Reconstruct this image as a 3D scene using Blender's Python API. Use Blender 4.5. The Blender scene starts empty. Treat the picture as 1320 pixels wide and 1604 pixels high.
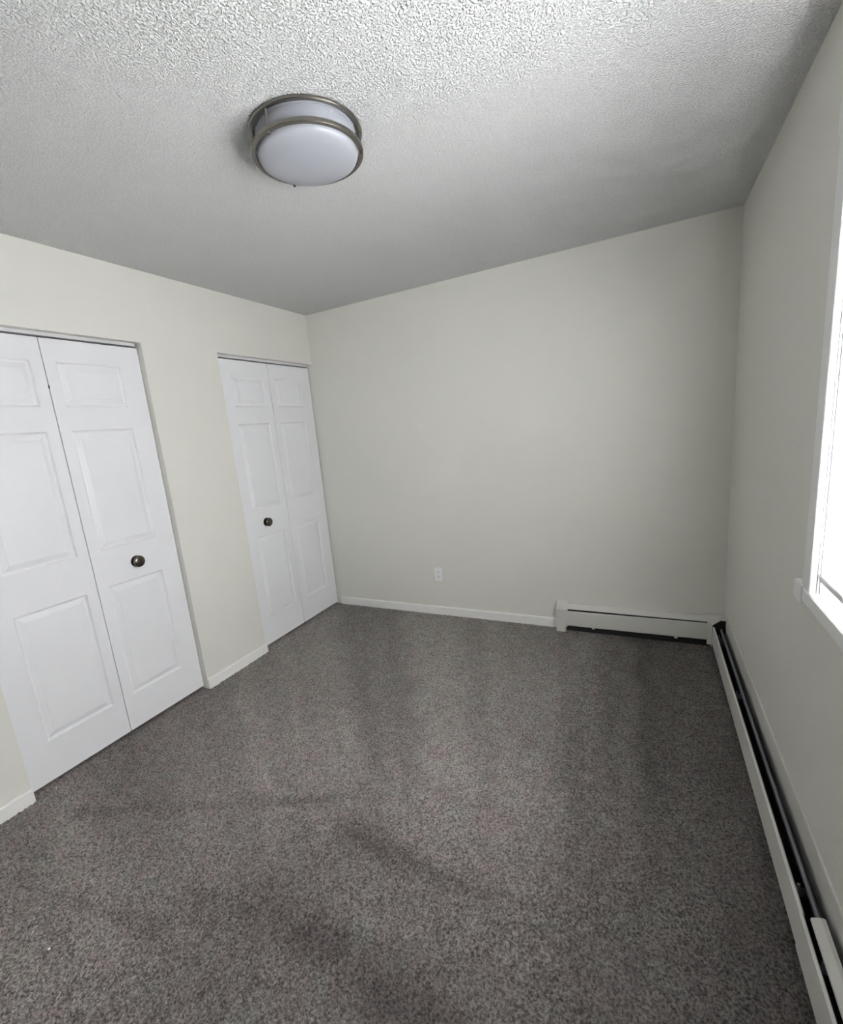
import bpy, bmesh, math, random
import numpy as np
from mathutils import Vector, Matrix

scene = bpy.context.scene
col = scene.collection
W, H = 2.864, 2.44            # room width, ceiling height; back wall at y=0, left wall at x=0
YF = -4.10                    # front wall (behind the camera)

# ------------------------------------------------------------------ camera
cd = bpy.data.cameras.new('camera')
cam = bpy.data.objects.new('camera', cd)
col.objects.link(cam)
cam.location = (2.4274, -3.1671, 1.4704)
cam.rotation_euler = (math.radians(78.426), math.radians(5.2723), math.radians(26.8343))
cd.sensor_fit = 'HORIZONTAL'
cd.sensor_width = 36.0
cd.lens = 717.296 * 36.0 / 1320.0
cd.shift_x = 20.667 / 1320.0
cd.shift_y = 18.821 / 1320.0
cd.clip_start = 0.02
scene.camera = cam

# ------------------------------------------------------------------ daylight: bright overcast sky
world = bpy.data.worlds.new('overcast_sky')
scene.world = world
world.use_nodes = True
bg = world.node_tree.nodes['Background']
bg.inputs['Strength'].default_value = 36.0
_nt = world.node_tree
_tc = _nt.nodes.new('ShaderNodeTexCoord')
_sp = _nt.nodes.new('ShaderNodeSeparateXYZ')
_cr = _nt.nodes.new('ShaderNodeValToRGB')         # hazy pale ground below the horizon, even white cloud above it
_mr = _nt.nodes.new('ShaderNodeMapRange')
_mr.inputs['From Min'].default_value = -1.0
_mr.inputs['From Max'].default_value = 1.0
_nt.links.new(_tc.outputs['Generated'], _sp.inputs['Vector'])
_nt.links.new(_sp.outputs['Z'], _mr.inputs['Value'])
_nt.links.new(_mr.outputs['Result'], _cr.inputs['Fac'])
_cr.color_ramp.elements[0].position = 0.47
_cr.color_ramp.elements[0].color = (0.22, 0.217, 0.212, 1)
_cr.color_ramp.elements[1].position = 0.52
_cr.color_ramp.elements[1].color = (1.0, 0.98, 0.985, 1)
_nt.links.new(_cr.outputs['Color'], bg.inputs['Color'])
# sampling portal filling the window opening (guides the sky light, emits nothing itself)
_pl = bpy.data.lights.new('window_portal', 'AREA')
_pl.shape = 'RECTANGLE'
_pl.size, _pl.size_y = 1.19, 1.27
_pl.cycles.is_portal = True
_po = bpy.data.objects.new('window_portal', _pl)
_po.location = (W + 0.145, -2.1675, 1.49)
_po.rotation_euler = (0, math.radians(90), 0)
col.objects.link(_po)

scene.view_settings.view_transform = 'Standard'
scene.view_settings.look = 'None'
scene.view_settings.gamma = 1.0
scene.view_settings.use_curve_mapping = False
scene.view_settings.exposure = 2.6
scene.cycles.use_denoising = True
scene.cycles.use_guiding = True
scene.cycles.use_surface_guiding = True
scene.cycles.guiding_training_samples = 64
scene.cycles.max_bounces = 8
scene.cycles.diffuse_bounces = 6
scene.cycles.glossy_bounces = 4
scene.cycles.transmission_bounces = 8
scene.cycles.transparent_max_bounces = 12
scene.cycles.sample_clamp_indirect = 0.0
scene.cycles.caustics_reflective = False
scene.cycles.caustics_refractive = False

rng = np.random.default_rng(7)
random.seed(7)


# ------------------------------------------------------------------ materials
def material(name, colour, rough=0.6, metallic=0.0, vary=0.03, vscale=6.0, bump=0.0, bscale=200.0,
             spec=0.5, translucent=0.0):
    m = bpy.data.materials.new(name)
    m.use_nodes = True
    nt = m.node_tree
    b = nt.nodes['Principled BSDF']
    b.inputs['Roughness'].default_value = rough
    b.inputs['Metallic'].default_value = metallic
    b.inputs['Specular IOR Level'].default_value = spec
    tc = nt.nodes.new('ShaderNodeTexCoord')
    n = nt.nodes.new('ShaderNodeTexNoise')
    n.inputs['Scale'].default_value = vscale
    n.inputs['Detail'].default_value = 4
    nt.links.new(tc.outputs['Object'], n.inputs['Vector'])
    mx = nt.nodes.new('ShaderNodeMix')
    mx.data_type = 'RGBA'
    mx.inputs['A'].default_value = tuple(c * (1 - vary) for c in colour) + (1,)
    mx.inputs['B'].default_value = tuple(min(1, c * (1 + vary)) for c in colour) + (1,)
    nt.links.new(n.outputs['Fac'], mx.inputs['Factor'])
    nt.links.new(mx.outputs['Result'], b.inputs['Base Color'])
    if bump > 0:
        n2 = nt.nodes.new('ShaderNodeTexNoise')
        n2.inputs['Scale'].default_value = bscale
        n2.inputs['Detail'].default_value = 3
        nt.links.new(tc.outputs['Object'], n2.inputs['Vector'])
        bp = nt.nodes.new('ShaderNodeBump')
        bp.inputs['Strength'].default_value = 1.0
        bp.inputs['Distance'].default_value = bump
        nt.links.new(n2.outputs['Fac'], bp.inputs['Height'])
        nt.links.new(bp.outputs['Normal'], b.inputs['Normal'])
    if translucent > 0:
        t = nt.nodes.new('ShaderNodeBsdfTranslucent')
        t.inputs['Color'].default_value = tuple(colour) + (1,)
        ms = nt.nodes.new('ShaderNodeMixShader')
        ms.inputs['Fac'].default_value = translucent
        nt.links.new(b.outputs['BSDF'], ms.inputs[1])
        nt.links.new(t.outputs['BSDF'], ms.inputs[2])
        nt.links.new(ms.outputs['Shader'], nt.nodes['Material Output'].inputs['Surface'])
    return m


def glass_material():
    m = bpy.data.materials.new('window_glass')
    m.use_nodes = True
    nt = m.node_tree
    nt.nodes.remove(nt.nodes['Principled BSDF'])
    tr = nt.nodes.new('ShaderNodeBsdfTransparent')
    tr.inputs['Color'].default_value = (0.95, 0.955, 0.955, 1)
    gl = nt.nodes.new('ShaderNodeBsdfGlossy')
    gl.inputs['Roughness'].default_value = 0.02
    fr = nt.nodes.new('ShaderNodeFresnel')
    fr.inputs['IOR'].default_value = 1.45
    ms = nt.nodes.new('ShaderNodeMixShader')
    nt.links.new(fr.outputs['Fac'], ms.inputs['Fac'])
    nt.links.new(tr.outputs['BSDF'], ms.inputs[1])
    nt.links.new(gl.outputs['BSDF'], ms.inputs[2])
    nt.links.new(ms.outputs['Shader'], nt.nodes['Material Output'].inputs['Surface'])
    return m


def carpet_material():
    m = bpy.data.materials.new('carpet_pile')
    m.use_nodes = True
    nt = m.node_tree
    b = nt.nodes['Principled BSDF']
    b.inputs['Roughness'].default_value = 0.95
    b.inputs['Specular IOR Level'].default_value = 0.1
    at = nt.nodes.new('ShaderNodeAttribute')
    at.attribute_name = 'pile_tone'
    tc = nt.nodes.new('ShaderNodeTexCoord')
    n = nt.nodes.new('ShaderNodeTexNoise')       # heathered yarn
    n.inputs['Scale'].default_value = 135
    n.inputs['Detail'].default_value = 3
    n.inputs['Roughness'].default_value = 0.6
    nt.links.new(tc.outputs['Object'], n.inputs['Vector'])
    rmp = nt.nodes.new('ShaderNodeMapRange')
    rmp.inputs['From Min'].default_value = 0.34
    rmp.inputs['From Max'].default_value = 0.64
    rmp.inputs['To Min'].default_value = 0.42
    rmp.inputs['To Max'].default_value = 1.5
    nt.links.new(n.outputs['Fac'], rmp.inputs['Value'])
    mul = nt.nodes.new('ShaderNodeVectorMath')
    mul.operation = 'SCALE'
    nt.links.new(at.outputs['Color'], mul.inputs[0])
    nt.links.new(rmp.outputs['Result'], mul.inputs['Scale'])
    nt.links.new(mul.outputs['Vector'], b.inputs['Base Color'])
    n2 = nt.nodes.new('ShaderNodeTexNoise')
    n2.inputs['Scale'].default_value = 160
    n2.inputs['Detail'].default_value = 2
    nt.links.new(tc.outputs['Object'], n2.inputs['Vector'])
    bp = nt.nodes.new('ShaderNodeBump')
    bp.inputs['Distance'].default_value = 0.006
    nt.links.new(n2.outputs['Fac'], bp.inputs['Height'])
    nt.links.new(bp.outputs['Normal'], b.inputs['Normal'])
    return m


def ceiling_material():
    m = material('ceiling_texture_paint', (0.775, 0.79, 0.785), rough=0.65, vary=0.30, vscale=170, spec=0.35)
    nt = m.node_tree
    b = nt.nodes['Principled BSDF']
    tc = nt.nodes.new('ShaderNodeTexCoord')
    n = nt.nodes.new('ShaderNodeTexNoise')
    n.inputs['Scale'].default_value = 150
    n.inputs['Detail'].default_value = 2.0
    n.inputs['Roughness'].default_value = 0.55
    nt.links.new(tc.outputs['Object'], n.inputs['Vector'])
    r = nt.nodes.new('ShaderNodeMapRange')        # flat ground with raised spatter
    r.interpolation_type = 'SMOOTHSTEP'
    r.inputs['From Min'].default_value = 0.40
    r.inputs['From Max'].default_value = 0.72
    nt.links.new(n.outputs['Fac'], r.inputs['Value'])
    bp = nt.nodes.new('ShaderNodeBump')
    bp.inputs['Distance'].default_value = 0.0062
    bp.inputs['Strength'].default_value = 1.0
    nt.links.new(r.outputs['Result'], bp.inputs['Height'])
    nt.links.new(bp.outputs['Normal'], b.inputs['Normal'])
    return m


WALL = material('cream_wall_paint', (0.735, 0.728, 0.68), rough=0.55, vary=0.015, vscale=2.0, bump=0.0006, bscale=90, spec=0.3)
CEIL = ceiling_material()
DOOR = material('white_door_paint', (0.80, 0.805, 0.825), rough=0.42, vary=0.01, vscale=8, bump=0.0003, bscale=260, spec=0.4)
TRIM = material('white_trim_paint', (0.84, 0.835, 0.82), rough=0.4, vary=0.02, vscale=10, bump=0.0003, bscale=60)
WINTRIM = material('white_window_paint', (0.83, 0.84, 0.84), rough=0.45, vary=0.03, vscale=25, bump=0.0006, bscale=70)
VINYL = material('white_vinyl', (0.88, 0.89, 0.9), rough=0.35, vary=0.01)
SLAT = material('blind_slat_white', (0.9, 0.91, 0.92), rough=0.5, vary=0.01, translucent=0.26)
RAIL = material('blind_rail_white', (0.72, 0.72, 0.73), rough=0.45, vary=0.01)
CORD = material('blind_cord', (0.85, 0.85, 0.83), rough=0.8)
HEAT = material('heater_enamel', (0.68, 0.67, 0.635), rough=0.4, vary=0.03, vscale=12)
HDARK = material('heater_gap_shade', (0.012, 0.012, 0.014), rough=0.7, vary=0.2)  # near-black, paints the shade inside and under the heaters
HDAMP = material('heater_damper_metal', (0.26, 0.26, 0.29), rough=0.35, metallic=0.4, vary=0.1)
FIN = material('heater_fin_metal', (0.05, 0.05, 0.05), rough=0.5, metallic=0.8, vary=0.2, vscale=40)
NICKEL = material('brushed_nickel', (0.24, 0.225, 0.20), rough=0.28, metallic=1.0, vary=0.06, vscale=60)
KNOB = material('satin_nickel_knob', (0.17, 0.155, 0.135), rough=0.18, metallic=1.0, vary=0.05, vscale=40)
DIFF = material('frosted_diffuser', (0.36, 0.373, 0.41), rough=0.35, vary=0.005, spec=0.4)
TRACK = material('track_metal', (0.72, 0.72, 0.74), rough=0.35, metallic=0.2, vary=0.03)
OUTLET = material('outlet_plastic', (0.86, 0.86, 0.86), rough=0.3, vary=0.01)
SLOT = material('dark_slot', (0.03, 0.03, 0.03), rough=0.6)
LINT = material('white_lint', (0.85, 0.85, 0.85), rough=0.9)
SUB = material('subfloor', (0.25, 0.2, 0.15), rough=0.8)
DARKIN = material('closet_interior_paint', (0.35, 0.34, 0.32), rough=0.8)
GLASS = glass_material()
CARPET = carpet_material()


# ------------------------------------------------------------------ mesh helpers
def link(name, me, mat, parent=None, smooth=False):
    o = bpy.data.objects.new(name, me)
    if mat is not None and not me.materials:
        me.materials.append(mat)
    if smooth:
        me.polygons.foreach_set('use_smooth', [True] * len(me.polygons))
    col.objects.link(o)
    if parent is not None:
        o.parent = parent
    return o


def tag(o, label=None, cat=None, group=None, kind=None):
    if label: o['label'] = label
    if cat: o['category'] = cat
    if group: o['group'] = group
    if kind: o['kind'] = kind
    return o


def empty(name, loc):
    o = bpy.data.objects.new(name, None)
    o.empty_display_size = 0.05
    o.location = loc
    col.objects.link(o)
    return o


def add_box(bm, x0, x1, y0, y1, z0, z1, bevel=0.0, seg=2):
    r = bmesh.ops.create_cube(bm, size=1.0)
    vs = r['verts']
    sx, sy, sz = abs(x1 - x0), abs(y1 - y0), abs(z1 - z0)
    for v in vs:
        v.co = Vector(((x0 + x1) / 2 + v.co.x * sx, (y0 + y1) / 2 + v.co.y * sy, (z0 + z1) / 2 + v.co.z * sz))
    if bevel > 0:
        es = list({e for v in vs for e in v.link_edges})
        bmesh.ops.bevel(bm, geom=es, offset=bevel, segments=seg, affect='EDGES', profile=0.5)


def to_mesh(bm, name, origin=(0, 0, 0)):
    bmesh.ops.translate(bm, verts=bm.verts, vec=-Vector(origin))
    bmesh.ops.recalc_face_normals(bm, faces=bm.faces)
    me = bpy.data.meshes.new(name)
    bm.to_mesh(me)
    bm.free()
    return me


def boxes(name, mat, rows, parent=None, bevel=0.0, origin=None, seg=2):
    """rows of world boxes joined into one mesh object; parent assumed unrotated."""
    bm = bmesh.new()
    for r in rows:
        add_box(bm, *r, bevel=bevel, seg=seg)
    po = Vector(parent.matrix_world.translation) if False else world_loc(parent)
    if origin is None:
        c = [(min(r[i] for r in rows) + max(r[i + 1] for r in rows)) / 2 for i in (0, 2)]
        origin = Vector((c[0], c[1], min(r[4] for r in rows)))
    origin = Vector(origin)
    o = link(name, to_mesh(bm, name, origin), mat, parent)
    o.location = origin - po
    return o


def world_loc(o):
    v = Vector((0, 0, 0))
    while o is not None:
        v += Vector(o.location)
        o = o.parent
    return v


def extrude_profile(name, mat, prof, axis, a, b, parent=None, origin=None, smooth=False, closed=True):
    """prof: list of (p, z). axis 'x': p is y, extruded along x from a to b; axis 'y': p is x, extruded along y."""
    bm = bmesh.new()
    rings = []
    for t in (a, b):
        rings.append([bm.verts.new((t, p, z) if axis == 'x' else (p, t, z)) for p, z in prof])
    n = len(prof)
    for i in range(n if closed else n - 1):
        j = (i + 1) % n
        bm.faces.new((rings[0][i], rings[0][j], rings[1][j], rings[1][i]))
    if closed:
        bm.faces.new(rings[0]); bm.faces.new(list(reversed(rings[1])))
    if origin is None:
        ps = [p for p, z in prof]
        pm = (min(ps) + max(ps)) / 2
        zm = min(z for p, z in prof)
        origin = ((a + b) / 2, pm, zm) if axis == 'x' else (pm, (a + b) / 2, zm)
    o = link(name, to_mesh(bm, name, origin), mat, parent, smooth)
    o.location = Vector(origin) - world_loc(parent)
    return o


def sheet(path, t):
    """offset a polyline path [(p,z)] by thickness t to make a closed thin profile."""
    pts = [Vector(p) for p in path]
    nor = []
    for i in range(len(pts)):
        d = (pts[min(i + 1, len(pts) - 1)] - pts[max(i - 1, 0)]).normalized()
        nor.append(Vector((-d.y, d.x)))
    return [tuple(p) for p in pts] + [tuple(p + n * t) for p, n in reversed(list(zip(pts, nor)))]


def lathe(name, mat, prof, parent, loc, rot=(0, 0, 0), seg=48, smooth=True):
    """prof (r, z) revolved about z. closed if first and last coincide."""
    bm = bmesh.new()
    closed = prof[0] == prof[-1]
    pr = prof[:-1] if closed else prof
    rings = []
    for r, z in pr:
        if r < 1e-6:
            rings.append([bm.verts.new((0, 0, z))])
        else:
            rings.append([bm.verts.new((r * math.cos(2 * math.pi * k / seg), r * math.sin(2 * math.pi * k / seg), z)) for k in range(seg)])
    m = len(rings)
    for i in range(m if closed else m - 1):
        A, B = rings[i], rings[(i + 1) % m]
        for k in range(seg):
            l = (k + 1) % seg
            if len(A) == 1 and len(B) == 1: continue
            if len(A) == 1: bm.faces.new((A[0], B[k], B[l]))
            elif len(B) == 1: bm.faces.new((A[k], B[0], A[l]))
            else: bm.faces.new((A[k], B[k], B[l], A[l]))
    o = link(name, to_mesh(bm, name), mat, parent, smooth)
    o.location = Vector(loc) - world_loc(parent)
    o.rotation_euler = rot
    if smooth:
        md = o.modifiers.new('split', 'EDGE_SPLIT')
        md.split_angle = math.radians(40)
    return o


def band_noise(ny, nx, dx, lam, width=0.5):
    """random field with dominant wavelength lam (metres), unit variance."""
    f = np.fft.rfft2(rng.standard_normal((ny, nx)))
    ky = np.fft.fftfreq(ny, dx)[:, None]
    kx = np.fft.rfftfreq(nx, dx)[None, :]
    k = np.sqrt(kx ** 2 + ky ** 2)
    k0 = 1.0 / lam
    g = np.exp(-((np.log((k + 1e-6) / k0)) ** 2) / (2 * width ** 2))
    a = np.fft.irfft2(f * g, s=(ny, nx))
    return a / a.std()


def grid_mesh(name, x0, x1, y0, y1, step, zfun):
    nx = int(round((x1 - x0) / step)) + 1
    ny = int(round((y1 - y0) / step)) + 1
    xs = np.linspace(x0, x1, nx); ys = np.linspace(y0, y1, ny)
    X, Y = np.meshgrid(xs, ys)
    Z = zfun(X, Y, ny, nx)
    co = np.stack([X, Y, Z], -1).reshape(-1, 3).astype(np.float32)
    i = np.arange(ny * nx).reshape(ny, nx)
    q = np.stack([i[:-1, :-1], i[:-1, 1:], i[1:, 1:], i[1:, :-1]], -1).reshape(-1, 4).astype(np.int32)
    me = bpy.data.meshes.new(name)
    me.vertices.add(len(co)); me.vertices.foreach_set('co', co.ravel())
    me.loops.add(q.size); me.loops.foreach_set('vertex_index', q.ravel())
    me.polygons.add(len(q))
    me.polygons.foreach_set('loop_start', np.arange(0, q.size, 4, dtype=np.int32))
    me.polygons.foreach_set('use_smooth', np.ones(len(q), dtype=bool))
    me.update(calc_edges=True)
    return me, X, Y


# ------------------------------------------------------------------ setting: floor and ceiling
TOPZ = 2.0645
O1L, O1R, O2L = -2.4104, -1.4605, -0.9525     # closet openings on the left wall

o = boxes('floor', SUB, [(-0.75, W + 0.18, YF - 0.12, 0.12, -0.10, -0.012)])
tag(o, 'subfloor slab beneath the grey bedroom carpet', 'floor', kind='structure')

STEP_C = 0.0047


def carpet_z(X, Y, ny, nx):
    a = band_noise(ny, nx, STEP_C, 0.0125, 0.35)
    b = band_noise(ny, nx, STEP_C, 0.05, 0.5)
    return -0.004 + 0.0021 * np.clip(a, -2, 2) + 0.0006 * b


me, X, Y = grid_mesh('carpet', -0.10, W, YF, 0.0, STEP_C, carpet_z)
ny, nx = X.shape


def smooth01(t):
    t = np.clip(t, 0, 1)
    return t * t * (3 - 2 * t)


def stroke(x0, y0, x1, y1, w0, w1, soft=0.9):
    """soft capsule mark from (x0,y0) half-width w0 to (x1,y1) half-width w1"""
    dx, dy = x1 - x0, y1 - y0
    L2 = dx * dx + dy * dy
    t = np.clip(((X - x0) * dx + (Y - y0) * dy) / L2, 0, 1)
    d = np.hypot(X - (x0 + t * dx), Y - (y0 + t * dy)) + WOB
    w = w0 + (w1 - w0) * t
    return smooth01((w - d) / (w * soft * 2) + 0.5)


WOB = 0.010 * band_noise(ny, nx, STEP_C, 0.10, 0.6) + 0.014 * band_noise(ny, nx, STEP_C, 0.022, 0.5)
tone = np.ones_like(X)
mauve = 0.5 + 0.28 * band_noise(ny, nx, STEP_C, 0.22, 0.6) + 0.15 * band_noise(ny, nx, STEP_C, 0.02, 0.5)
# vacuum tracks fan out from where one stands at the door
ang = np.arctan2(X - 2.45, Y + 3.15)
rad = np.hypot(X - 2.45, Y + 3.15)
u = (ang + 1.8) / 0.012
tab = np.convolve(rng.standard_normal(400), np.exp(-np.linspace(-2, 2, 9) ** 2), 'same')
tab /= tab.std()
st = np.interp(u + 0.6 * band_noise(ny, nx, STEP_C, 0.5, 0.4), np.arange(400), tab)
far = smooth01((rad - 1.1) / 0.9)
tone *= 1 + 0.10 * st * far
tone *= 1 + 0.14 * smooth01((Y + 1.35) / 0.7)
tone *= 1 + 0.03 * band_noise(ny, nx, STEP_C, 0.15, 0.6)
# darker nap marks and lighter drags
for s, k in (((1.44, -2.02, 1.99, -2.05, 0.05, 0.016), -0.32), ((1.45, -1.96, 1.62, -2.06, 0.03, 0.03), -0.14),
             ((1.09, -2.43, 1.62, -2.38, 0.05, 0.04), -0.18), ((1.30, -2.30, 1.55, -2.36, 0.06, 0.03), -0.12),
             ((1.55, -2.36, 1.92, -2.42, 0.06, 0.09), -0.25), ((1.80, -2.42, 2.25, -2.40, 0.05, 0.06), -0.15),
             ((0.27, -2.37, 1.30, -1.90, 0.016, 0.020), -0.22), ((1.0, -2.03, 1.32, -1.90, 0.02, 0.012), -0.10),
             ((0.63, -2.61, 1.08, -2.55, 0.016, 0.024), -0.22), ((1.70, -1.70, 1.95, -1.73, 0.02, 0.015), -0.12),
             ((1.60, -2.25, 2.0, -2.18, 0.05, 0.03), 0.08), ((2.19, -0.75, 2.29, -1.64, 0.03, 0.06), 0.14),
             ((2.05, -1.25, 2.24, -1.64, 0.02, 0.02), -0.10), ((2.36, -1.66, 2.30, -1.68, 0.02, 0.03), -0.10),
             ((1.05, -1.55, 1.9, -2.0, 0.10, 0.10), 0.05)):
    m_ = stroke(*s)
    tone *= 1 + k * m_
    if k < -0.1:
        mauve += 0.35 * m_
# tone darkens along the right side and over the near floor
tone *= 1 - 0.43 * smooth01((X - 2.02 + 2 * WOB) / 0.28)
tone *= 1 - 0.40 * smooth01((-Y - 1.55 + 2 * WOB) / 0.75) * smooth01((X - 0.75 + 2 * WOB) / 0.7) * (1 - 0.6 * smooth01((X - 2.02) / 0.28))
mauve = np.clip(mauve + 0.35 * smooth01((-Y - 0.9) / 1.2) - 0.25, 0, 1)[..., None]
C0 = np.array([0.262, 0.250, 0.232]); C1 = np.array([0.262, 0.226, 0.218])
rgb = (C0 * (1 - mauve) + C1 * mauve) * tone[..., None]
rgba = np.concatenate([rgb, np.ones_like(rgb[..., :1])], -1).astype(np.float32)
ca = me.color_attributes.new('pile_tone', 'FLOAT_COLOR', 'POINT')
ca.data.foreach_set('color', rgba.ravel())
o = link('carpet', me, CARPET)
tag(o, 'grey-brown cut pile carpet covering the bedroom floor', 'carpet', kind='stuff')

o = boxes('ceiling', CEIL, [(0.0, W, YF, 0.0, H, H + 0.005)], origin=(0, 0, H))
tag(o, 'white textured ceiling with bumpy sprayed finish', 'ceiling', kind='structure')
o = boxes('roof_slab', SUB, [(-0.75, W + 0.18, YF - 0.12, 0.12, H + 0.006, H + 0.12)])
tag(o, 'slab above the textured ceiling', 'roof', kind='structure')

# ------------------------------------------------------------------ walls
WT = 0.11
o = boxes('wall_left', WALL, [
    (-WT, 0, O1R, O2L, -0.012, H), (-WT, 0, YF, O1L, -0.012, H),
    (-WT, 0, O1L, O1R, TOPZ, H), (-WT, 0, O2L, 0, TOPZ, H)], origin=(0, 0, 0))
tag(o, 'cream painted wall with two closet openings', 'wall', kind='structure')
o = boxes('wall_back', WALL, [(-0.75, W + 0.16, 0, 0.11, -0.012, H)])
tag(o, 'plain cream back wall with outlet', 'wall', kind='structure')
o = boxes('wall_front', WALL, [(-0.75, W + 0.16, YF - 0.11, YF, -0.012, H)])
tag(o, 'cream wall behind the viewer', 'wall', kind='structure')
WZ0, WZ1, WY0, WY1 = 0.885, 2.093, -2.80, -1.535    # window rough opening
o = boxes('wall_right', WALL, [
    (W, W + 0.16, WY1, 0, -0.012, H), (W, W + 0.16, YF, WY0, -0.012, H),
    (W, W + 0.16, WY0, WY1, -0.012, WZ0), (W, W + 0.16, WY0, WY1, WZ1, H)], origin=(W, 0, 0))
tag(o, 'cream wall pierced by the window', 'wall', kind='structure')
o = boxes('wall_closet', DARKIN, [
    (-0.74, -0.70, YF, 0, -0.012, H), (-0.70, -WT, -1.25, -1.19, -0.012, H), (-0.70, -WT, -2.7, -2.64, -0.012, H)], origin=(-0.72, -1.5, 0))
tag(o, 'hidden closet interior walls behind the folding doors', 'wall', kind='structure')

def baseboard(name, axis, a, b, face, sign, label, h=0.063, t=0.012):
    """profile with an eased top edge. face = wall plane, sign = into-room direction"""
    prof = [(face, -0.011), (face + sign * t, -0.011), (face + sign * t, h - 0.008), (face + sign * (t - 0.002), h - 0.003),
            (face + sign * (t - 0.006), h), (face, h)]
    o = extrude_profile(name, TRIM, prof, axis, a, b)
    return tag(o, label, 'baseboard', kind='structure')


baseboard('baseboard_left', 'y', O1R - 0.001, O2L + 0.004, 0.0, 1, 'short white baseboard between the two closet doors')
baseboard('baseboard_left', 'y', YF + 0.012, O1L, 0.0, 1, 'white baseboard left of the wide closet door')
baseboard('baseboard_back', 'x', 0.0, 1.884, 0.0, -1, 'white baseboard under the outlet running to the heater')
baseboard('baseboard_front', 'x', 0.012, W - 0.012, YF, 1, 'white baseboard on the wall behind the viewer')


# ------------------------------------------------------------------ closet doors
XD = -0.037            # door face
DT = 0.032             # door thickness
PZ = [(0.205, 0.820), (1.012, 1.617), (1.731, 1.935)]


def leaf_mesh(y0, y1, z0, z1, py0, py1):
    """front stile-and-rail frame with three openings, plus back and sides."""
    bm = bmesh.new()
    ys = [y0, py0, py1, y1]
    zs = [z0] + [z for p in PZ for z in p] + [z1]
    V = {}
    for i, y in enumerate(ys):
        for j, z in enumerate(zs):
            V[i, j] = bm.verts.new((XD, y, z))
    for i in range(3):
        for j in range(len(zs) - 1):
            if i == 1 and j in (1, 3, 5):
                continue
            bm.faces.new((V[i, j], V[i + 1, j], V[i + 1, j + 1], V[i, j + 1]))
    # outer sides with small rounded arris, and the back
    bm.normal_update()
    edges = [e for e in bm.edges if e.is_boundary and all(
        abs(v.co.y - y0) < 1e-6 or abs(v.co.y - y1) < 1e-6 or abs(v.co.z - z0) < 1e-6 or abs(v.co.z - z1) < 1e-6 for v in e.verts)]
    r = bmesh.ops.extrude_edge_only(bm, edges=edges)
    nv = [g for g in r['geom'] if isinstance(g, bmesh.types.BMVert)]
    for v in nv:
        v.co.x -= 0.002
        if abs(v.co.y - y0) < 1e-6: v.co.y -= 0.0015
        if abs(v.co.y - y1) < 1e-6: v.co.y += 0.0015
    e2 = [g for g in r['geom'] if isinstance(g, bmesh.types.BMEdge)]
    r = bmesh.ops.extrude_edge_only(bm, edges=e2)
    for v in [g for g in r['geom'] if isinstance(g, bmesh.types.BMVert)]:
        v.co.x = XD - DT
    # openings: short square returns where the panels sit
    for (a, b) in PZ:
        ring = [(py0, a), (py1, a), (py1, b), (py0, b)]
        f = [bm.verts.new((XD, y, z)) for y, z in ring]
        k = [bm.verts.new((XD - 0.012, y, z)) for y, z in ring]
        for q in range(4):
            bm.faces.new((f[q], f[(q + 1) % 4], k[(q + 1) % 4], k[q]))
    bmesh.ops.remove_doubles(bm, verts=bm.verts, dist=1e-5)
    # back skin
    c = [bm.verts.new((XD - DT, y, z)) for y, z in ((y0 - .0015, z0), (y1 + .0015, z0), (y1 + .0015, z1), (y0 - .0015, z1))]
    bm.faces.new(c)
    bmesh.ops.remove_doubles(bm, verts=bm.verts, dist=1e-5)
    return bm


def panel_mesh(y0, y1, z0, z1):
    """moulded raised panel: sticking slope down, narrow flat, long bevel up, crisp step to the raised field"""
    steps = [(0.0, 0.0), (0.001, -0.0018), (0.004, -0.0065), (0.0075, -0.0105), (0.010, -0.0118), (0.013, -0.0115), (0.034, -0.0028), (0.0365, -0.0022), (0.0372, -0.0006), (0.039, -0.0002)]
    bm = bmesh.new()
    prev = None
    for ins, dep in steps:
        ring = [bm.verts.new((XD + dep, y, z)) for y, z in
                ((y0 + ins, z0 + ins), (y1 - ins, z0 + ins), (y1 - ins, z1 - ins), (y0 + ins, z1 - ins))]
        if prev:
            for q in range(4):
                bm.faces.new((prev[q], prev[(q + 1) % 4], ring[(q + 1) % 4], ring[q]))
        prev = ring
    bm.faces.new(prev)
    return bm


def knob_on(parent, y, z):
    prof = [(0.0, 0.0), (0.0315, 0.0), (0.0315, 0.003), (0.030, 0.005), (0.020, 0.006), (0.013, 0.0075), (0.012, 0.012),
            (0.017, 0.0145), (0.025, 0.017), (0.0300, 0.0205), (0.0318, 0.0245), (0.0312, 0.0285), (0.0285, 0.032), (0.0235, 0.0348),
            (0.016, 0.0366), (0.008, 0.0373), (0.0, 0.0374)]
    k = lathe('knob', KNOB, prof, parent, (XD, y, z), (0, math.pi / 2, 0), seg=40)
    k['label'] = 'round satin nickel knob on rosette'
    return k


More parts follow.
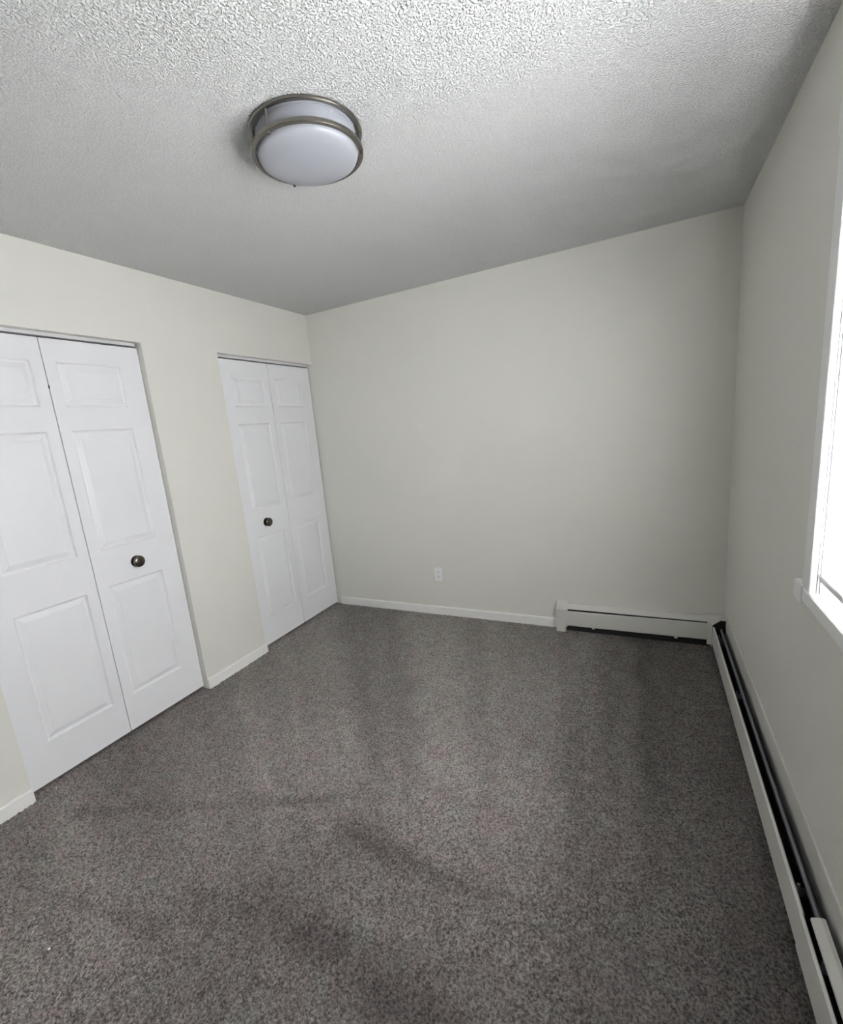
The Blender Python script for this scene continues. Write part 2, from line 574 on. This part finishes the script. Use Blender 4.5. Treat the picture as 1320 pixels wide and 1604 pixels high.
def bifold(name, y0, y1, knob_leaf, hinges, label, knob_y, seam=0.0028):
    root = empty(name, (XD, (y0 + y1) / 2, 0.0))
    tag(root, label, 'door', kind='structure')
    mid = (y0 + y1) / 2
    z0, z1 = 0.016, 2.039
    leaves = []
    for i, (a, b) in enumerate(((y0 + 0.003, mid - seam), (mid + seam, y1 - 0.003))):
        # wide stile towards the jamb, narrow stile towards the fold
        p0, p1 = (a + 0.108, b - 0.050) if i == 0 else (a + 0.050, b - 0.112)
        org = Vector((XD, (a + b) / 2, z0))
        lf = link('leaf', to_mesh(leaf_mesh(a, b, z0, z1, p0, p1), 'leaf', org), DOOR, root)
        lf.location = org - world_loc(root)
        for (c, d) in PZ:
            og = Vector((XD, (p0 + p1) / 2, c))
            pn = link('panel', to_mesh(panel_mesh(p0, p1, c, d), 'panel', og), DOOR, lf)
            pn.location = og - world_loc(lf)
        leaves.append(lf)
    knob_on(leaves[knob_leaf], knob_y, 0.910)
    for hz in hinges:
        h = lathe('hinge', SLOT, [(0, -0.008), (0.0026, -0.008), (0.0026, 0.008), (0, 0.008)], leaves[0], (XD + 0.0005, mid, hz), seg=10)
    # overhead track: soffit channel with lip
    tr = boxes('track', TRACK, [(-0.062, -0.034, y0 + 0.004, y1 - 0.012, 2.0475, TOPZ - 0.0005)], root, bevel=0.001)
    tr['label'] = 'grey metal overhead track'
    return root


bifold('door_1', O1L + 0.003, O1R - 0.003, 1, (1.82,), 'white panelled folding closet door, the nearer one cut by the frame', -1.713)
bifold('door_2', O2L + 0.003, -0.011, 0, (), 'white panelled folding closet door in the corner by the back wall', -0.722, seam=0.0042)

# ------------------------------------------------------------------ window
win = empty('window_1', (W + 0.05, (WY0 + WY1) / 2, WZ0))
tag(win, 'white framed window on the right, mostly out of frame', 'window', kind='structure')
CI, CO = -1.551, -1.479            # far casing inner / outer edge
NI, NO = WY0 + 0.016, WY0 - 0.056


def casing_leg(name, inner, outer):
    s = 1 if outer > inner else -1
    prof = [(W, inner), (W - 0.013, inner), (W - 0.015, inner + s * 0.003), (W - 0.015, outer - s * 0.010),
            (W - 0.013, outer - s * 0.004), (W - 0.008, outer - s * 0.001), (W, outer)]
    bm = bmesh.new()
    lo = [bm.verts.new((x, y, 0.905)) for x, y in prof]
    hi = [bm.verts.new((x, y, 2.0855)) for x, y in prof]
    n = len(prof)
    for i in range(n):
        bm.faces.new((lo[i], lo[(i + 1) % n], hi[(i + 1) % n], hi[i]))
    bm.faces.new(lo); bm.faces.new(hi)
    og = Vector((W - 0.007, (inner + outer) / 2, 0.905))
    o = link(name, to_mesh(bm, name, og), WINTRIM, win)
    o.location = og - world_loc(win)


casing_leg('casing', CI, CO)
casing_leg('casing', NI, NO)
extrude_profile('casing', WINTRIM, [(W, 2.0915), (W - 0.013, 2.0915), (W - 0.016, 2.095), (W - 0.016, 2.158), (W - 0.012, 2.166), (W, 2.169)], 'y', NO - 0.004, CO + 0.006, win)
# sill board with rounded lower edge and a proud end block
sill = extrude_profile('sill', WINTRIM, [(W + 0.02, 0.905), (W - 0.013, 0.905), (W - 0.017, 0.902), (W - 0.017, 0.868), (W - 0.014, 0.858), (W - 0.007, 0.851), (W, 0.848), (W + 0.02, 0.885)], 'y', NO - 0.03, -1.500, win)
boxes('sill_end', WINTRIM, [(W - 0.021, W, -1.498, -1.425, 0.852, 0.912)], win, bevel=0.006, seg=3)
boxes('sill_end', WINTRIM, [(W - 0.021, W, NO - 0.075, NO - 0.032, 0.852, 0.912)], win, bevel=0.006, seg=3)
# jamb liners
boxes('jamb', WINTRIM, [(W + 0.0012, W + 0.0062, -1.5525, WY1, 0.905, WZ1)], win, bevel=0.0012)
boxes('jamb', WINTRIM, [(W - 0.002, W + 0.006, WY0, WY0 + 0.0175, 0.905, WZ1)], win, bevel=0.0012)
boxes('jamb', WINTRIM, [(W - 0.002, W + 0.06, WY0, WY1, 2.078, WZ1)], win, bevel=0.0012)
# vinyl frame
FX0, FX1 = W + 0.0076, W + 0.13
boxes('frame', VINYL, [(FX0, FX1, -1.5535, WY1, WZ0, 2.078), (FX0, FX1, WY0, WY0 + 0.0185, WZ0, 2.078),
                       (FX0 + 0.055, FX1, WY0 + 0.0185, -1.5535, 2.040, 2.078)], win, bevel=0.0015)
boxes('frame_sill', VINYL, [(FX0, W + 0.018, WY0 + 0.0185, -1.5535, 0.885, 0.9035), (W + 0.0195, W + 0.05, WY0 + 0.0185, -1.5535, 0.885, 0.9035),
                            (W + 0.05, FX1, WY0 + 0.0185, -1.5535, 0.885, 0.915)], win, bevel=0.0012)
for (a, b, xo) in ((-2.19, -1.555, 0.062), (WY0 + 0.02, -2.15, 0.092)):
    z0, z1, t = 0.916, 2.039, 0.04
    s = boxes('sash', VINYL, [(W + xo, W + xo + 0.028, a, b, z0, z0 + t), (W + xo, W + xo + 0.028, a, b, z1 - t, z1),
                              (W + xo, W + xo + 0.028, a, a + t, z0, z1), (W + xo, W + xo + 0.028, b - t, b, z0, z1)], win, bevel=0.002)
    boxes('pane', GLASS, [(W + xo + 0.012, W + xo + 0.016, a + t - 0.004, b - t + 0.004, z0 + t - 0.004, z1 - t + 0.004)], s)

# ------------------------------------------------------------------ blind
BX = W + 0.0145
BY0, BY1 = WY0 + 0.025, -1.5575
bl = empty('window_blind', (BX, (BY0 + BY1) / 2, 0.94))
tag(bl, 'white horizontal slat blind lowered almost to the sill', 'blind')
boxes('headrail', RAIL, [(BX - 0.012, BX + 0.02, BY0, BY1, 2.045, 2.076)], bl, bevel=0.002)
boxes('bottom_rail', RAIL, [(BX - 0.012, BX + 0.012, BY0, BY1, 0.946, 0.966)], bl, bevel=0.005, seg=3)
PITCH = 0.0208
tilt = math.radians(-72)     # closed, room-side edges up
prof = []
bm = bmesh.new()
hw, n = 0.0125, 5
top = []
for i in range(n):
    s = -1 + 2 * i / (n - 1)
    top.append((s * hw, 0.0018 * (1 - s * s)))
pts = [(a * math.cos(tilt) - b * math.sin(tilt), a * math.sin(tilt) + b * math.cos(tilt)) for a, b in top]
va = [bm.verts.new((a, BY0 - (BY0 + BY1) / 2, b)) for a, b in pts]
vb = [bm.verts.new((a, BY1 - (BY0 + BY1) / 2, b)) for a, b in pts]
for i in range(n - 1):
    bm.faces.new((va[i], va[i + 1], vb[i + 1], vb[i]))
sl_me = bpy.data.meshes.new('slat')
bm.to_mesh(sl_me); bm.free()
sl_me.materials.append(SLAT)
z = 0.981
while z < 2.04:
    s = bpy.data.objects.new('slat', sl_me)
    col.objects.link(s)
    s.parent = bl
    s.location = (0, 0, z - 0.94)
    z += PITCH
for cy in (BY1 - 0.13, (BY0 + BY1) / 2, BY0 + 0.13):
    for dx in (-0.0085, 0.0085):
        c = lathe('ladder_cord', CORD, [(0, 0), (0.0006, 0), (0.0006, 1.085), (0, 1.085)], bl, (BX + dx, cy, 0.964), seg=6)
lathe('tilt_wand', VINYL, [(0, 0), (0.004, 0.0), (0.004, 0.6), (0, 0.6)], bl, (BX - 0.018, BY0 + 0.08, 1.44), seg=6)

# ------------------------------------------------------------------ baseboard heaters
hb = empty('baseboard_heater', (2.35, -0.033, 0.0))
tag(hb, 'short white baseboard heater along the back wall', 'heater', 'baseboard heaters')
XE = 1.957        # end cap right edge
XC = 2.772        # corner cover left edge
extrude_profile('back_plate', HEAT, [(0, 0.02), (-0.002, 0.02), (-0.002, 0.19), (0, 0.19)], 'x', XE - 0.02, W - 0.002, hb)
extrude_profile('top_cover', HEAT, sheet([(-0.002, 0.188), (-0.020, 0.190), (-0.030, 0.187), (-0.056, 0.166), (-0.058, 0.162)], 0.0012), 'x', XE - 0.01, XC + 0.02, hb)
extrude_profile('front_panel', HEAT, sheet([(-0.050, 0.147), (-0.062, 0.1535), (-0.0655, 0.1505), (-0.0665, 0.050), (-0.064, 0.045), (-0.056, 0.044)], 0.0012), 'x', XE - 0.01, XC + 0.02, hb).rotation_euler.y = -0.006
extrude_profile('shade_liner', HDARK, [(-0.003, -0.004), (-0.040, -0.004), (-0.040, 0.132), (-0.003, 0.150)], 'x', XE - 0.01, XC + 0.015, hb)  # added black block, makes the gap under the panel read as shadow
# end cap: folded box with sloped shoulder and a notch at the foot
capp = [(0, -0.006), (-0.071, -0.006), (-0.071, 0.160), (-0.067, 0.166), (-0.034, 0.194), (-0.026, 0.197), (0, 0.197)]
cap = extrude_profile('end_cap', HEAT, capp, 'x', 1.884, 1.945, hb)
extrude_profile('end_cap_lip', HEAT, [(0, 0.036), (-0.071, 0.036), (-0.071, 0.160), (-0.067, 0.166), (-0.034, 0.194), (-0.026, 0.197), (0, 0.197)], 'x', 1.945, XE, cap)
for fx in (2.115, 2.60):
    boxes('foot', HEAT, [(fx, fx + 0.018, -0.064, -0.055, 0.034, 0.046)], hb, bevel=0.001)
# inside-corner cover between the two heaters (L shaped in plan)
bm = bmesh.new()


def corner_ring(d0, zz):
    """plan outline of the corner cover at offset d0 from both walls"""
    return [bm.verts.new(v) for v in ((XC, -d0, zz), (W - d0 + 0.0, -d0, zz), (W - d0, -0.118, zz))]


rows = [(0.072, 0.022), (0.072, 0.160), (0.067, 0.167), (0.034, 0.195), (0.026, 0.198), (0.001, 0.199)]
rings = []
for d0, zz in rows:
    rings.append([bm.verts.new((XC, -d0, zz)), bm.verts.new((W - d0 - 0.004, -d0, zz)), bm.verts.new((W - d0, -d0 - 0.004, zz)), bm.verts.new((W - d0, -0.105, zz))])
for A, B in zip(rings, rings[1:]):
    for q in range(3):
        bm.faces.new((A[q], A[q + 1], B[q + 1], B[q]))
og = Vector((W - 0.05, -0.05, 0.02))
o = link('corner_cover', to_mesh(bm, 'corner_cover', og), HEAT, hb)
o.location = og - world_loc(hb)
sd = o.modifiers.new('thickness', 'SOLIDIFY'); sd.thickness = 0.0015; sd.offset = -1

extrude_profile('shade_cap', HDARK, [(W - d, z) for d, z in ((0.068, 0.03), (0.068, 0.158), (0.064, 0.1625), (0.033, 0.190), (0.025, 0.193), (0.004, 0.193), (0.004, 0.03))], 'y', -0.1045, -0.100, hb)  # added black sheet, paints the shade in the corner cover's open end

hr = empty('baseboard_heater', (W - 0.033, -1.85, 0.0))
tag(hr, 'long baseboard heater under the window with its dark slot open', 'heater', 'baseboard heaters')
YN, YS, YJ = -3.55, -0.108, -1.912       # near end, far end, where the top cover begins
extrude_profile('back_plate', HEAT, [(W, 0.0), (W - 0.004, 0.0), (W - 0.004, 0.226), (W - 0.002, 0.231), (W, 0.232)], 'y', YN, YS + 0.105, hr)
fp = extrude_profile('front_panel', HEAT, sheet([(W - 0.058, 0.147), (W - 0.0625, 0.155), (W - 0.067, 0.152), (W - 0.068, 0.046), (W - 0.065, 0.041), (W - 0.056, 0.040)][::-1], 0.0012), 'y', YJ + 0.012, YS, hr)
extrude_profile('front_panel', HEAT, sheet([(W - 0.060, 0.146), (W - 0.0645, 0.157), (W - 0.069, 0.154), (W - 0.070, 0.044), (W - 0.067, 0.039), (W - 0.058, 0.038)][::-1], 0.0012), 'y', YN, YJ + 0.010, hr)
extrude_profile('top_cover', HEAT, sheet([(W - 0.021, 0.168), (W - 0.030, 0.168), (W - 0.048, 0.160), (W - 0.049, 0.154)], -0.0012), 'y', YN, YJ, hr)
extrude_profile('damper', HDAMP, sheet([(W - 0.0232, 0.146), (W - 0.0265, 0.148), (W - 0.0305, 0.144), (W - 0.0318, 0.137)], -0.0012), 'y', YJ - 0.05, YS - 0.004, hr)
extrude_profile('shade_liner', HDARK, [(W - 0.0045, -0.004), (W - 0.022, -0.004), (W - 0.022, 0.153), (W - 0.0205, 0.153), (W - 0.0205, 0.06), (W - 0.0045, 0.06)], 'y', YN, YS, hr)  # added black strip, paints the shadow between damper and back plate
boxes('fin_element', FIN, [(W - 0.056, W - 0.024, YS - 0.15 - i * 0.012, YS - 0.1488 - i * 0.012, 0.05, 0.095) for i in range(260)] + [(W - 0.046, W - 0.034, YN + 0.02, YS, 0.066, 0.08)], hr)
for by in (-0.165, -0.78, -1.785, -1.995, -2.6, -3.2):
    bm = bmesh.new()
    add_box(bm, W - 0.064, W - 0.024, by - 0.001, by + 0.001, 0.05, 0.118)
    add_box(bm, W - 0.064, W - 0.052, by - 0.008, by + 0.001, 0.112, 0.127, bevel=0.002)
    add_box(bm, W - 0.048, W - 0.040, by - 0.006, by + 0.001, 0.116, 0.132, bevel=0.002)
    og = Vector((W - 0.044, by, 0.05))
    o = link('bracket', to_mesh(bm, 'bracket', og), HDAMP, hr)
    o.location = og - world_loc(hr)
boxes('end_cap', HEAT, [(W - 0.072, W, YN - 0.06, YN, -0.006, 0.2)], hr, bevel=0.004)
for fy in (-0.6, -1.4, -2.2, -3.0):
    boxes('foot', HDARK, [(W - 0.05, W - 0.03, fy, fy + 0.02, -0.004, 0.06)], hr)

# ------------------------------------------------------------------ outlet
ot = empty('wall_outlet', (0.981, 0.0, 0.275))
tag(ot, 'white electrical outlet low on the back wall', 'outlet')
boxes('cover_plate', OUTLET, [(0.946, 1.016, -0.008, 0, 0.275, 0.392)], ot, bevel=0.004, seg=3)
for zc in (0.314, 0.353):
    r = boxes('receptacle', OUTLET, [(0.9645, 0.9975, -0.0092, -0.005, zc - 0.014, zc + 0.014)], ot, bevel=0.0015)
    boxes('slot', SLOT, [(0.9735, 0.9755, -0.0097, -0.005, zc, zc + 0.008)], r)
    boxes('slot', SLOT, [(0.9865, 0.9890, -0.0097, -0.005, zc + 0.001, zc + 0.008)], r)
    lathe('slot', SLOT, [(0, 0), (0.0027, 0), (0.0027, 0.003), (0, 0.003)], r, (0.981, -0.0067, zc - 0.007), (math.pi / 2, 0, 0), seg=12)
lathe('screw', TRACK, [(0, 0), (0.003, 0), (0.003, 0.001), (0, 0.0015)], ot, (0.981, -0.0076, 0.3335), (math.pi / 2, 0, 0), seg=12)

# ------------------------------------------------------------------ ceiling light
LX, LY = 1.4394, -1.7543
cl = empty('ceiling_light', (LX, LY, H))
tag(cl, 'round flush ceiling light with two brushed nickel rings', 'ceiling light')


def ring(name, z0, z1, ro, ri):
    b = 0.0015
    pr = [(ri, z0 + b), (ri + b, z0), (ro - b, z0), (ro, z0 + b), (ro, z1 - b), (ro - b, z1), (ri + b, z1), (ri, z1 - b), (ri, z0 + b)]
    return lathe(name, NICKEL, pr, cl, (LX, LY, H), seg=96)


lathe('base_pan', DIFF, [(0, -0.001), (0.160, -0.001), (0.160, -0.012), (0, -0.012)], cl, (LX, LY, H), seg=64)
ring('ring', -0.0125, -0.004, 0.181, 0.167)
ring('ring', -0.070, -0.0575, 0.1795, 0.1645)
dome = [(0.158, -0.010), (0.1605, -0.016), (0.1605, -0.066), (0.1595, -0.073), (0.156, -0.079), (0.147, -0.0845), (0.122, -0.0920), (0.09, -0.0975), (0.05, -0.1008), (0.02, -0.1018), (0, -0.1020)]
lathe('diffuser', DIFF, dome, cl, (LX, LY, H), seg=96)
for a in (-94, 26, 146):
    px, py = LX + 0.1725 * math.cos(math.radians(a)), LY + 0.1725 * math.sin(math.radians(a))
    p_ = lathe('post', NICKEL, [(0, -0.079), (0.003, -0.0785), (0.0048, -0.0765), (0.0048, -0.0715), (0.0036, -0.0705), (0.0036, -0.006), (0, -0.006)], cl, (px, py, H), seg=16)

# ------------------------------------------------------------------ lint specks on the carpet
for (sx, sy, r, lab) in ((0.798, -2.727, 0.0042, 'tiny white lint speck near the lower left of the carpet'),
                         (0.012, -2.33, 0.003, 'tiny white lint speck by the corner of the wide closet door')):
    bm = bmesh.new()
    bmesh.ops.create_icosphere(bm, subdivisions=2, radius=r)
    for v in bm.verts:
        v.co *= random.uniform(0.75, 1.2)
        v.co.z *= 0.7
    o = link('lint_speck', to_mesh(bm, 'lint_speck'), LINT)
    o.location = (sx, sy, r * 0.6 - 0.001)
    tag(o, lab, 'lint', 'white lint specks on the carpet')
